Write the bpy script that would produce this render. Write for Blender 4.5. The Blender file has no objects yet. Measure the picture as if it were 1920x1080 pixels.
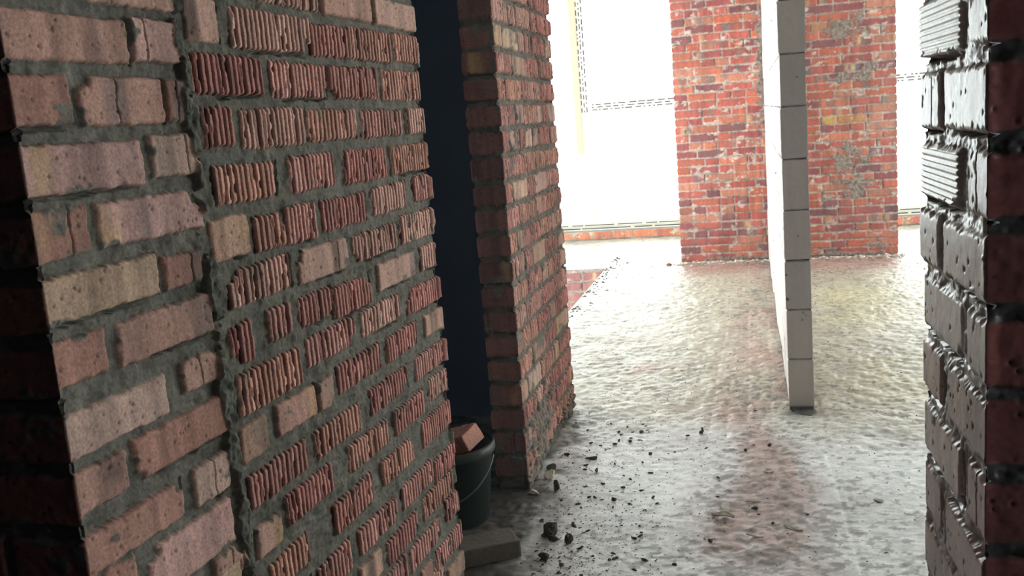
import bpy, math, random
import numpy as np
from mathutils import Matrix, Vector

scene = bpy.context.scene
COL = scene.collection

# ---------------------------------------------------------------- camera
CAM_H = 1.45
FPX = 1796.05
yaw, pitch, roll = -0.251517, 0.170488, -0.078891
cy, sy = math.cos(yaw), math.sin(yaw)
fwd = Vector((sy * math.cos(pitch), cy * math.cos(pitch), -math.sin(pitch)))
r0 = Vector((cy, -sy, 0.0))
u0 = r0.cross(fwd)
rgt = r0 * math.cos(roll) + u0 * math.sin(roll)
upv = -r0 * math.sin(roll) + u0 * math.cos(roll)
cam_d = bpy.data.cameras.new('camera')
cam_d.sensor_width = 36.0
cam_d.lens = FPX / 1920.0 * 36.0
cam_d.clip_start = 0.05
cam = bpy.data.objects.new('camera', cam_d)
M = Matrix(((rgt.x, upv.x, -fwd.x, 0), (rgt.y, upv.y, -fwd.y, 0), (rgt.z, upv.z, -fwd.z, CAM_H), (0, 0, 0, 1)))
cam.matrix_world = M
COL.objects.link(cam)
scene.camera = cam

# ---------------------------------------------------------------- daylight and exposure
world = bpy.data.worlds.new('overcast_sky')
scene.world = world
world.use_nodes = True
bg = world.node_tree.nodes['Background']
bg.inputs['Color'].default_value = (0.93, 0.97, 1.0, 1)
bg.inputs['Strength'].default_value = 4.0
scene.view_settings.view_transform = 'Standard'
scene.view_settings.look = 'None'
scene.view_settings.gamma = 1.0
scene.view_settings.use_curve_mapping = False
scene.view_settings.exposure = 1.45
scene.cycles.use_denoising = True
scene.cycles.max_bounces = 8
scene.cycles.diffuse_bounces = 5
scene.cycles.transparent_max_bounces = 12
scene.cycles.sample_clamp_indirect = 6.0

WIN_Y, ROOM_X0, ROOM_X1, CEIL = 11.25, -5.0, 5.0, 2.9


def portal(name, loc, rot, sx, sz):
    l = bpy.data.lights.new(name, 'AREA')
    l.shape = 'RECTANGLE'
    l.size, l.size_y = sx, sz
    l.cycles.is_portal = True
    o = bpy.data.objects.new(name, l)
    o.location, o.rotation_euler = loc, rot
    COL.objects.link(o)


PI = math.pi
portal('sky_portal_far', (0, WIN_Y + 0.3, 1.5), (-PI / 2, 0, 0), 10, 2.9)
portal('sky_portal_right', (ROOM_X1 + 0.3, 8.4, 1.5), (0, PI / 2, 0), 2.9, 5.7)
portal('sky_portal_left', (ROOM_X0 - 0.3, 8.1, 1.5), (0, -PI / 2, 0), 2.9, 6.0)


# ---------------------------------------------------------------- noise (numpy)
def _h(ix, iy, seed):
    n = (ix.astype(np.int64) * 374761393 + iy.astype(np.int64) * 668265263 + seed * 1442695041) & 0xFFFFFFFF
    n = ((n ^ (n >> 13)) * 1274126177) & 0xFFFFFFFF
    n = n ^ (n >> 16)
    return (n & 0xFFFFFF) / float(0xFFFFFF)


def vn(x, y, seed=0):
    """value noise on the outer product of x and y (1-D) or on 2-D arrays, range -1..1"""
    if x.ndim == 1:
        ix = np.floor(x); fx = x - ix; iy = np.floor(y); fy = y - iy
        fx = fx * fx * (3 - 2 * fx); fy = fy * fy * (3 - 2 * fy)
        x0, x1 = int(ix.min()), int(ix.max()) + 2
        y0, y1 = int(iy.min()), int(iy.max()) + 2
        T = _h(np.arange(x0, x1 + 1)[:, None], np.arange(y0, y1 + 1)[None, :], seed)
        ax = (ix - x0).astype(int); ay = (iy - y0).astype(int)
        a = T[ax][:, ay]; b = T[ax + 1][:, ay]; c = T[ax][:, ay + 1]; d = T[ax + 1][:, ay + 1]
        fx = fx[:, None]; fy = fy[None, :]
    else:
        ix = np.floor(x); fx = x - ix; iy = np.floor(y); fy = y - iy
        fx = fx * fx * (3 - 2 * fx); fy = fy * fy * (3 - 2 * fy)
        a = _h(ix, iy, seed); b = _h(ix + 1, iy, seed); c = _h(ix, iy + 1, seed); d = _h(ix + 1, iy + 1, seed)
    v = (a * (1 - fx) + b * fx) * (1 - fy) + (c * (1 - fx) + d * fx) * fy
    return v * 2 - 1


def fbm(x, y, oct=4, seed=0, gain=0.5):
    t, amp, f, n = 0, 1.0, 1.0, 0
    for o in range(oct):
        t = t + vn(x * f + 17.3 * o, y * f + 9.1 * o, seed + o * 31) * amp
        n += amp; amp *= gain; f *= 2.03
    return t / n * 1.5


def lin(c):
    c = np.array(c, float) / 255.0
    return np.where(c <= 0.04045, c / 12.92, ((c + 0.055) / 1.055) ** 2.4)


def sstep(a, b, x):
    t = np.clip((x - a) / (b - a), 0, 1)
    return t * t * (3 - 2 * t)


# ---------------------------------------------------------------- materials
def new_mat(name):
    m = bpy.data.materials.new(name)
    m.use_nodes = True
    return m, m.node_tree.nodes, m.node_tree.links, m.node_tree.nodes['Principled BSDF']


def attr_mat(name, rough=0.85, spec=0.3, nscale=180.0, namp=0.35, bump=0.25, bdist=0.002):
    m, N, L, P = new_mat(name)
    a = N.new('ShaderNodeAttribute'); a.attribute_name = 'Col'
    g = N.new('ShaderNodeNewGeometry')
    n = N.new('ShaderNodeTexNoise'); n.inputs['Scale'].default_value = nscale; n.inputs['Detail'].default_value = 5
    n.inputs['Roughness'].default_value = 0.65
    L.new(g.outputs['Position'], n.inputs['Vector'])
    mr = N.new('ShaderNodeMapRange')
    mr.inputs['From Min'].default_value = 0.3; mr.inputs['From Max'].default_value = 0.7
    mr.inputs['To Min'].default_value = 1 - namp; mr.inputs['To Max'].default_value = 1 + namp
    L.new(n.outputs['Fac'], mr.inputs['Value'])
    v = N.new('ShaderNodeVectorMath'); v.operation = 'SCALE'
    L.new(a.outputs['Color'], v.inputs[0]); L.new(mr.outputs['Result'], v.inputs['Scale'])
    L.new(v.outputs['Vector'], P.inputs['Base Color'])
    b = N.new('ShaderNodeBump'); b.inputs['Strength'].default_value = bump; b.inputs['Distance'].default_value = bdist
    L.new(n.outputs['Fac'], b.inputs['Height']); L.new(b.outputs['Normal'], P.inputs['Normal'])
    P.inputs['Roughness'].default_value = rough
    P.inputs['Specular IOR Level'].default_value = spec
    return m


def plain_mat(name, rgb, rough=0.7, spec=0.3, nscale=40.0, namp=0.15, bump=0.15, metal=0.0):
    m, N, L, P = new_mat(name)
    c = lin(rgb)
    g = N.new('ShaderNodeTexCoord')
    n = N.new('ShaderNodeTexNoise'); n.inputs['Scale'].default_value = nscale; n.inputs['Detail'].default_value = 5
    L.new(g.outputs['Object'], n.inputs['Vector'])
    r = N.new('ShaderNodeMix'); r.data_type = 'RGBA'
    r.inputs['A'].default_value = (*(c * (1 - namp)), 1); r.inputs['B'].default_value = (*(np.minimum(c * (1 + namp), 1)), 1)
    L.new(n.outputs['Fac'], r.inputs['Factor']); L.new(r.outputs['Result'], P.inputs['Base Color'])
    b = N.new('ShaderNodeBump'); b.inputs['Strength'].default_value = bump; b.inputs['Distance'].default_value = 0.004
    L.new(n.outputs['Fac'], b.inputs['Height']); L.new(b.outputs['Normal'], P.inputs['Normal'])
    P.inputs['Roughness'].default_value = rough; P.inputs['Specular IOR Level'].default_value = spec
    P.inputs['Metallic'].default_value = metal
    return m


MAT_BRICK = attr_mat('brickwork', 0.82, 0.35)
MAT_FARBRICK = attr_mat('far_brickwork', 0.85, 0.25, nscale=60, namp=0.25, bump=0.3, bdist=0.004)
MAT_GLAZED = attr_mat('dusty_brickwork', 0.36, 0.85, namp=.2, bump=.05)
MAT_BLOCK = attr_mat('aerated_concrete', 0.85, 0.3, nscale=90, namp=0.04, bump=0.05)
MAT_FLOOR = attr_mat('cement_screed', 0.5, 0.5, nscale=110, namp=0.22, bump=0.22, bdist=0.003)
MAT_CONC = plain_mat('plain_concrete', (150, 146, 140), 0.9, nscale=6, namp=0.2)
MAT_BOUNCE_WHITE = plain_mat('bounce_white_concrete', (226, 224, 218), 0.9, nscale=6, namp=0.08)  # unseen ceiling and side walls whitened to bounce fill light
MAT_DARKCONC = plain_mat('dark_grey_concrete', (84, 80, 78), 0.9, nscale=6, namp=0.2)  # unseen walls behind the camera, darkened to cut bounce light
MAT_DARKWALL = plain_mat('veil_blue_plaster', (106, 130, 164), 0.9, 0.2, nscale=3, namp=0.15)  # blue veiling glare over the dark doorway put into the wall colour
MAT_UPVC = plain_mat('white_frame', (235, 232, 215), 0.45, nscale=5, namp=0.03, bump=0)
MAT_FILM = plain_mat('film_print', (30, 30, 26), 0.6, bump=0)
MAT_JAMB = plain_mat('beige_jamb', (236, 198, 162), 0.6, nscale=8, namp=0.06)
MAT_GREEN = plain_mat('green_plastic', (15, 32, 25), 0.45, 0.5, nscale=20, namp=0.15)
MAT_CHUNK = plain_mat('mortar_lump', (70, 65, 60), 0.95, nscale=80, namp=0.4, bump=0.8)
MAT_CHUNK2 = plain_mat('brick_crumb', (150, 84, 66), 0.95, nscale=80, namp=0.3, bump=0.8)
MAT_FLAKE = plain_mat('cement_flake', (206, 200, 186), 0.9, nscale=70, namp=0.25, bump=0.6)
MAT_GREYBRICK = plain_mat('grey_dusty_brick', (112, 106, 100), 0.95, nscale=60, namp=0.35, bump=0.8)
MAT_WIRE = plain_mat('steel_wire', (120, 120, 118), 0.4, metal=0.8, bump=0)


def glass_mat():
    m, N, L, P = new_mat('window_glass')
    N.remove(P)
    t = N.new('ShaderNodeBsdfTransparent'); t.inputs['Color'].default_value = (0.96, 0.98, 0.97, 1)
    g = N.new('ShaderNodeBsdfGlossy'); g.inputs['Roughness'].default_value = 0.02
    f = N.new('ShaderNodeFresnel'); f.inputs['IOR'].default_value = 1.45
    mx = N.new('ShaderNodeMixShader')
    L.new(f.outputs[0], mx.inputs[0]); L.new(t.outputs[0], mx.inputs[1]); L.new(g.outputs[0], mx.inputs[2])
    L.new(mx.outputs[0], N['Material Output'].inputs['Surface'])
    return m


MAT_GLASS = glass_mat()


# ---------------------------------------------------------------- mesh helpers
def grid_mesh(name, P, col, mat, keep=None, flip=False):
    """P (nu, nv, 3) positions, col (nu, nv, 3) albedo; keep (nu-1, nv-1) bool for faces"""
    nu, nv = P.shape[:2]
    idx = np.arange(nu * nv).reshape(nu, nv)
    q = np.stack([idx[:-1, :-1], idx[1:, :-1], idx[1:, 1:], idx[:-1, 1:]], -1)
    if flip:
        q = q[..., ::-1]
    q = q[keep] if keep is not None else q.reshape(-1, 4)
    me = bpy.data.meshes.new(name)
    me.vertices.add(nu * nv)
    me.vertices.foreach_set('co', P.reshape(-1).astype(np.float32))
    nf = len(q)
    me.loops.add(nf * 4)
    me.loops.foreach_set('vertex_index', q.reshape(-1).astype(np.int32))
    me.polygons.add(nf)
    me.polygons.foreach_set('loop_start', (np.arange(nf) * 4).astype(np.int32))
    me.polygons.foreach_set('use_smooth', np.ones(nf, bool))
    me.update(calc_edges=True)
    at = me.color_attributes.new('Col', 'FLOAT_COLOR', 'POINT')
    rgba = np.ones((nu * nv, 4), np.float32)
    rgba[:, :3] = np.clip(col.reshape(-1, 3), 0, 0.95)
    at.data.foreach_set('color', rgba.reshape(-1))
    me.materials.append(mat)
    return me


def link(name, me, parent=None, loc=(0, 0, 0)):
    o = bpy.data.objects.new(name, me)
    o.location = loc
    COL.objects.link(o)
    if parent:
        o.parent = parent
    return o


def structure(o, label=None):
    o['kind'] = 'structure'
    if label:
        o['label'] = label
        o['category'] = 'wall' if 'wall' in o.name else o.name.split('_')[0]
    return o


def boxes_mesh(name, boxes, mat):
    vs, fs = [], []
    for (x0, x1, y0, y1, z0, z1) in boxes:
        b = len(vs)
        vs += [(x0, y0, z0), (x1, y0, z0), (x1, y1, z0), (x0, y1, z0), (x0, y0, z1), (x1, y0, z1), (x1, y1, z1), (x0, y1, z1)]
        fs += [tuple(b + i for i in f) for f in ((0, 3, 2, 1), (4, 5, 6, 7), (0, 1, 5, 4), (1, 2, 6, 5), (2, 3, 7, 6), (3, 0, 4, 7))]
    me = bpy.data.meshes.new(name)
    me.from_pydata(vs, [], fs)
    me.materials.append(mat)
    return me


# ---------------------------------------------------------------- masonry
PAL_SMOOTH = [(192, 154, 140), (186, 142, 128), (198, 168, 154), (194, 166, 142), (176, 132, 118), (196, 158, 150), (188, 148, 134)]
PAL_PINK = [(194, 152, 138), (186, 142, 128), (200, 162, 148), (192, 156, 136)]
PAL_RED = [(166, 80, 64), (176, 90, 64), (150, 70, 64), (180, 102, 72), (168, 84, 66), (124, 68, 66), (176, 112, 86), (178, 90, 58)]
MORTAR = (112, 110, 101)
PAL_RIBFACE = [(222, 166, 156), (212, 150, 142), (228, 182, 168), (206, 148, 138), (224, 170, 152)]


def paint(S, V, bricks, st, seed):
    """height and albedo of one wall face; S along, V up. bricks: (kind, s0, s1, v0, v1)"""
    rng = random.Random(seed)
    fine = st.get('fine', True)
    rec = st.get('recess', 0.010)
    ns, nv = len(S), len(V)
    h = -rec + 0.0042 * fbm(S * 34, V * 34, 4 if fine else 2, seed) + (0.0022 * fbm(S * 30, V * 110, 3, seed + 5) if fine else 0)
    mc = lin(st.get('mortar', MORTAR))
    tone = 1 + 0.28 * fbm(S * 22, V * 30, 4 if fine else 2, seed + 9)
    col = mc[None, None, :] * tone[..., None]
    h = np.minimum(h, -.0018)
    h = h if not st.get('flat') else h * .75 - .0015
    wob = fbm(S * 55, V * 55, 3, seed + 21) * st.get('wob', 0.0024)
    wob2 = fbm(S * 160, V * 160, 2, seed + 22) * st.get('wob', 0.0024) * 0.4
    smear = fbm(S * 14, V * 20, 4, seed + 33)
    low = fbm(S * 9, V * 9, 3, seed + 44)
    bands = fbm(S * 38, V * 3, 3, seed + 55)
    grain = fbm(S * 70, V * 70, 3, seed + 66)
    for bi, (kind, s0, s1, v0, v1) in enumerate(bricks):
        r = random.Random(seed * 977 + bi)
        pad = 0.012
        a, b = np.searchsorted(S, [s0 - pad, s1 + pad]); c, d = np.searchsorted(V, [v0 - pad, v1 + pad])
        if b - a < 1 or d - c < 1:
            continue
        sl = (slice(a, b), slice(c, d))
        s = S[a:b][:, None]; v = V[c:d][None, :]
        cx, cz = (s0 + s1) / 2, (v0 + v1) / 2
        rr = st.get('round', 0.004) * r.uniform(.6, 1.6)
        sk = r.uniform(-.015, .015)
        qx = np.abs(s - cx + sk * (v - cz)) - (s1 - s0) / 2 + rr
        qz = np.abs(v - cz - r.uniform(-.01, .01) * (s - cx)) - (v1 - v0) / 2 + rr
        sd = np.hypot(np.maximum(qx, 0), np.maximum(qz, 0)) + np.minimum(np.maximum(qx, qz), 0) - rr
        rough_edge = 1.25 if kind == 'r' else 1.0
        sd = sd + (wob[sl] + wob2[sl]) * rough_edge
        if r.random() < st.get('chip', .3):          # a knocked-off corner
            ccx = s0 if r.random() < .5 else s1; ccz = v0 if r.random() < .5 else v1
            rad = r.uniform(.012, .03)
            sd = np.maximum(sd, rad - np.hypot((s - ccx) * .8, v - ccz) + wob[sl] * 3)
        e = st.get('edge', 0.0018)
        m = sstep(e, -e, sd)
        base = lin(r.choice(st['pink'] if kind == 'p' else st['pal']))
        if kind in ('y', 'y2', 'o'):
            base = lin({'y': (196, 156, 78), 'y2': (176, 120, 78), 'o': (186, 126, 66)}[kind])
        base = base * (1 + st.get('var', 1) * r.uniform(-.14, .12))
        hb = r.uniform(-.003, .0025) + r.uniform(-.012, .012) * (s - cx) + st.get('grain', .0008) * grain[sl] + 0 * v
        hb = hb - 0.0025 * sstep(-.006, 0, sd)
        t = 1 + st.get('var', 1) * (0.12 * low[sl] + 0.06 * grain[sl] + (0.26 * bands[sl] if kind != 'h' else 0))
        cb = base[None, None, :] * t[..., None]
        if kind == 'r':
            p = st.get('rib', 0.0192) * r.uniform(.9, 1.08)
            ph = (s - s0) / p + r.random() + 0.03 * vn(s * 30 + 0 * v, v * 26 + 0 * s, seed + bi) + r.uniform(-.9, .9) * (v - cz)
            k = np.floor(ph)
            g = np.abs(ph - k - .5) * 2
            gro = sstep(.50, .70, g)
            rk = _h(k, np.zeros_like(k), seed + bi * 7)
            brk = sstep(.35, .6, vn(s * 90 + 0 * v, v * 60 + 0 * s, seed + 3 * bi + 1) * .55 + rk * 1.0 - .42)
            hb = hb - 0.0095 * gro - 0.0035 * brk * (1 - gro) - .0015 * rk
            face = lin(r.choice(PAL_RIBFACE)) * r.uniform(.8, 1.1) * (0.78 + 0.5 * rk[..., None]) * t[..., None]
            deep = lin(st.get('groove', (78, 24, 24)))[None, None, :] * t[..., None]
            gg = np.clip(gro + brk * .55, 0, 1)[..., None]
            cb = face * (1 - gg) + deep * gg
        elif kind == 'h':
            ph = (v - v0) / .0085 + 0 * s
            gro = sstep(.35, .9, np.abs(ph - np.floor(ph) - .5) * 2)
            hb = hb - .003 * gro
        else:
            if r.random() < st.get('smudge', .6):       # fire flashes and grey smudges of the kiln
                for q in range(r.choice((1, 1, 2))):
                    sx = r.uniform(s0 + .01, s1 - .01); w = r.uniform(.014, .04)
                    mm = np.exp(-((s - sx) / w) ** 4 - ((v - cz) / .05) ** 4) * np.clip(.75 + .8 * low[sl], 0, 1)
                    tcol = lin(r.choice(((96, 96, 98), (120, 112, 100), (196, 164, 120), (104, 84, 78))))
                    mm = (mm * r.uniform(.45, .95))[..., None]
                    cb = cb * (1 - mm) + tcol[None, None, :] * mm * t[..., None]
            if fine and r.random() < .38:               # a crack
                sx = r.uniform(s0 + .03, s1 - .02) if s1 - s0 > .08 else cx
                dd = np.abs(s - sx - .003 * vn(v * 70 + 0 * s, v * 0 + s * 0 + bi, seed))
                cr = sstep(.0026, .0006, dd)
                hb = hb - .005 * cr
                cb = cb * (1 - .55 * cr[..., None])
            if fine:
                for q in range(int(60 * (s1 - s0))):    # pores
                    px, pz = r.uniform(s0, s1), r.uniform(v0, v1); w = r.uniform(.0012, .0034)
                    i0, i1 = np.searchsorted(S[a:b], [px - 2.2 * w, px + 2.2 * w]); j0, j1 = np.searchsorted(V[c:d], [pz - 2.2 * w, pz + 2.2 * w])
                    if i1 > i0 and j1 > j0:
                        gq = np.exp(-((S[a:b][i0:i1][:, None] - px) ** 2 + (V[c:d][j0:j1][None, :] - pz) ** 2) / w ** 2)
                        hb[i0:i1, j0:j1] -= .003 * gq
                        cb[i0:i1, j0:j1] *= (1 - .5 * gq[..., None])
        # mortar smeared over the brick, mostly near its edges
        thr = st.get('smear', .55)
        sm = sstep(thr, thr + .22, smear[sl] + .25 * sstep(-.016, 0, sd) + .15 * grain[sl])
        if kind == 'r':
            sm = sm * .6
        hb = hb + .0015 * sm
        cb = cb * (1 - sm[..., None]) + (mc[None, None, :] * 1.15 * tone[sl][..., None]) * sm[..., None]
        h[sl] = h[sl] * (1 - m) + hb * m
        col[sl] = col[sl] * (1 - m[..., None]) + cb * m[..., None]
        if r.random() < st.get('gap', .3):               # joint left hollow beside the brick
            gx = s1 + r.uniform(.004, .009); w = r.uniform(.002, .0045)
            gm = sstep(w + .002, w, np.abs(s - gx + .002 * vn(v * 60 + 0 * s, s * 0 + v * 0, seed + bi)) + 0 * v) * sstep(v0 - .004, v0 + .01, v) * sstep(v1 + .004, v1 - .01, v)
            gm = gm * (1 - m)
            h[sl] -= .026 * gm
        if r.random() < st.get('slit', .25):             # hollow bed joint under the brick
            w = r.uniform(.0015, .003)
            ext = sstep(s0 + r.uniform(0, .08), s0 + .09, s) * sstep(s1, s1 - r.uniform(.01, .08) - .005, s)
            gm = sstep(w + .002, w, np.abs(v - v0 + .004 + .003 * vn(s * 50 + 0 * v, s * 0 + v * 0, seed + bi + 5))) * ext * (1 - m)
            h[sl] -= .018 * gm
    for (ps, pv, rs, rv) in st.get('patches', ()):       # ragged mortar splashes
        pp = 1 - np.hypot((S[:, None] - ps) / rs, (V[None, :] - pv) / rv) + fbm(S * 22, V * 22, 4, seed + 80) * .75
        pm = sstep(.15, .35, pp)
        n2 = fbm(S * 60, V * 60, 3, seed + 81)
        h = h * (1 - pm) + (.006 + .006 * n2) * pm
        pc = lin(st.get('patchcol', (128, 118, 108)))[None, None, :] * (1 + .55 * n2[..., None])
        col = col * (1 - pm[..., None]) + pc * pm[..., None]
    return h, col


def gen_rows(L, z0, z1, pitch, seed, bh=0.076, joint=0.012, kinds=('s',), probs=(1,), blen=.25, header=.12, hp=.5, openl=True, openr=True, jit=.004, start=None):
    rng = random.Random(seed)
    out = []
    z = z0
    row = 0
    while z < z1:
        s = -0.05 if openl else 0.0
        first = True
        while s < L:
            ln = header if rng.random() < hp else blen
            if first:
                ln = (header if (row % 2) else blen) if start is None else start[row % len(start)]
                e = ln + (0 if not openl else 0.0)
                e = ln if not openl else ln
                s1 = e
                first = False
            else:
                s1 = s + ln
            if L - s1 < .06:
                s1 = L + .05 if openr else L
            k = rng.choices(kinds, probs)[0]
            out.append((k, s, s1 - 0, z + rng.uniform(0, jit), z + bh + rng.uniform(-jit, jit)))
            s = s1 + joint * rng.uniform(.7, 1.6)
        z += pitch
        row += 1
    return out


def masonry(name, pts, V, faces, mat, closed=False, drop=None):
    """pts: outline as seen from above, brick faces to the RIGHT-hand normal of travel; faces: (ds, bricks, style, seed)"""
    n = len(faces)
    cols_P, cols_C = [], []
    V = np.asarray(V, float)
    dirs = []
    for k in range(n):
        p, q = np.array(pts[k], float), np.array(pts[k + 1], float)
        d = q - p; L = np.hypot(*d); d = d / L
        dirs.append((p, d, L, np.array([d[1], -d[0]])))
    SS, HH, CC = [], [], []
    for k in range(n):
        p, d, L, nn = dirs[k]
        ds, bricks, st, seed = faces[k]
        if np.isscalar(ds):
            S = np.linspace(0, L, max(2, int(round(L / ds)) + 1))
        else:
            S = ds(L)
        h, c = paint(S, V, bricks, st, seed)
        SS.append(S); HH.append(h); CC.append(c)
    for k in range(1, n):      # let the two faces meet in one line at their corner
        hc = np.maximum(HH[k - 1][-1], HH[k][0])
        wa = sstep(.018, 0, SS[k - 1][-1] - SS[k - 1])[:, None]
        wb_ = sstep(.018, 0, SS[k])[:, None]
        HH[k - 1] = HH[k - 1] + (hc - HH[k - 1][-1])[None, :] * wa
        HH[k] = HH[k] + (hc - HH[k][0])[None, :] * wb_
    for k in range(n):
        p, d, L, nn = dirs[k]
        S, h, c = SS[k], HH[k], CC[k]
        N = np.repeat(nn[None, :], len(S), 0)
        def miter(a, b):
            w = a + b
            return w / max(.25, w @ a)
        if k > 0 or closed:
            N[0] = miter(dirs[k - 1][3], nn)
        if k < n - 1 or closed:
            N[-1] = miter(nn, dirs[(k + 1) % n][3])
        XY = p[None, :] + S[:, None] * d[None, :]
        P = np.empty((len(S), len(V), 3))
        P[..., 0] = XY[:, None, 0] + N[:, None, 0] * h
        P[..., 1] = XY[:, None, 1] + N[:, None, 1] * h
        P[..., 2] = V[None, :]
        if k > 0:   # share the corner column
            cols_P[-1][-1] = (cols_P[-1][-1] + P[0]) / 2
            cols_C[-1][-1] = (cols_C[-1][-1] + c[0]) / 2
            P, c = P[1:], c[1:]
        cols_P.append(P); cols_C.append(c)
    P = np.concatenate(cols_P); C = np.concatenate(cols_C)
    if closed:
        m = (P[0] + P[-1]) / 2
        P[0] = m; P[-1] = m
    me = grid_mesh(name, P, C, mat)
    return link(name, me)


def vgrid(z0, z1, f0, f1, fine, coarse):
    a = np.arange(z0, f0, coarse) if f0 > z0 else np.array([])
    b = np.arange(max(f0, z0), min(f1, z1), fine)
    c = np.linspace(min(f1, z1), z1, max(2, int((z1 - f1) / coarse) + 1)) if z1 > f1 else np.array([z1])
    return np.unique(np.round(np.concatenate([a, b, c]), 5))


ST_NEAR = dict(pal=PAL_SMOOTH, pink=PAL_PINK, smear=.62, gap=.35, slit=.3)

# ---- the near partition on the left: smooth bricks at its corner, ribbed hollow bricks beyond the seam
TRACED = [('r',0.741,0.969,1.734,1.763),('s',1.008,1.282,1.734,1.799),('s',1.302,1.586,1.729,1.802),('s',0.192,0.412,1.687,1.75),('s',0.444,0.55,1.642,1.723),('r',0.597,0.925,1.638,1.718),('r',1.133,1.402,1.637,1.718),('r',1.419,1.588,1.641,1.72),('s',-0.04,0.272,1.592,1.663),('s',0.284,0.407,1.599,1.671),('r',0.927,1.128,1.637,1.711),('r',0.447,0.694,1.546,1.622),('r',0.725,0.987,1.541,1.617),('r',0.999,1.285,1.539,1.618),('r',1.319,1.588,1.536,1.618),('s',-0.017,0.121,1.499,1.571),('s',0.138,0.344,1.495,1.572),('s',0.356,0.415,1.498,1.572),('r',0.463,0.563,1.448,1.523),('r',0.592,0.854,1.439,1.519),('r',0.869,1.132,1.442,1.515),('r',1.165,1.425,1.44,1.51),('r',1.463,1.599,1.439,1.513),('s',-0.015,0.265,1.397,1.471),('s',0.291,0.422,1.404,1.477),('s',-0.015,0.12,1.303,1.377),('s',0.14,0.418,1.305,1.376),('r',0.47,0.702,1.337,1.41),('r',0.764,0.983,1.335,1.414),('r',1.038,1.292,1.331,1.413),('r',1.324,1.599,1.334,1.412),('r',1.469,1.599,1.245,1.319),('s',-0.006,0.262,1.209,1.279),('s',0.283,0.394,1.21,1.267),('s',0.438,0.571,1.234,1.314),('r',0.589,0.711,1.23,1.303),('r',0.721,0.854,1.228,1.309),('r',0.893,1.134,1.233,1.306),('r',1.175,1.407,1.238,1.312),('r',1.343,1.591,1.138,1.217),('s',-0.007,0.116,1.116,1.184),('s',0.145,0.405,1.112,1.185),('r',0.472,0.714,1.136,1.21),('s',0.748,0.996,1.133,1.208),('r',1.029,1.322,1.136,1.205),('s',1.162,1.419,1.04,1.111),('r',1.471,1.597,1.043,1.113),('s',-0.008,0.248,1.003,1.073),('s',0.296,0.411,1.021,1.078),('r',0.458,0.537,1.025,1.104),('r',0.597,0.693,1.043,1.104),('r',0.736,0.886,1.041,1.103),('r',0.892,1.113,1.023,1.1),('r',0.747,1,0.948,1.006),('r',1.039,1.295,0.945,1.012),('s',-0.011,0.118,0.917,0.984),('s',0.141,0.404,0.917,0.989),('r',0.459,0.709,0.922,1.007),('r',1.352,1.594,0.935,1.007),('r',0.879,1.133,0.849,0.907),('r',1.175,1.387,0.848,0.907),('s',1.453,1.596,0.846,0.912),('s',-0.008,0.245,0.818,0.882),('s',0.286,0.395,0.811,0.882),('s',0.447,0.547,0.831,0.905),('s',0.586,0.759,0.838,0.907),('s',0.771,0.844,0.835,0.906),('s',-0.009,0.109,0.741,0.81),('r',1.354,1.588,0.741,0.81),('s',0.136,0.382,0.706,0.795),('r',0.455,0.702,0.73,0.802),('r',0.736,0.983,0.731,0.798),('r',1.039,1.295,0.741,0.806),('r',1.448,1.591,0.654,0.714),('s',0.31,0.41,0.637,0.698),('s',0.454,0.551,0.628,0.694),('r',0.582,0.802,0.642,0.707),('r',0.888,1.124,0.64,0.708),('r',1.171,1.396,0.641,0.703),('r',1.357,1.583,0.537,0.616),('r',0.493,0.661,0.533,0.596),('r',0.777,0.999,0.531,0.606),('r',1.065,1.282,0.536,0.605),('r',0.681,0.845,0.42,0.497),('r',0.89,1.13,0.423,0.49),('r',1.175,1.41,0.422,0.487),('r',1.43,1.574,0.401,0.473),('s',0.878,1.004,0.334,0.398),('r',1.048,1.265,0.323,0.386),('r',1.316,1.561,0.333,0.397),('r',1.015,1.156,0.251,0.299),('r',1.484,1.586,0.249,0.321),('r',1.196,1.421,0.231,0.297),('r',1.164,1.428,0.096,0.155),('r',1.377,1.575,0.141,0.205),('s',1.456,1.586,0.046,0.11)]
C0 = np.array([-0.9911, 1.1555])
DL = np.array([.035, .9994]); DL /= np.hypot(*DL)
LL = 1.595
C1 = C0 + DL * LL
NL = np.array([DL[1], -DL[0]])


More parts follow.
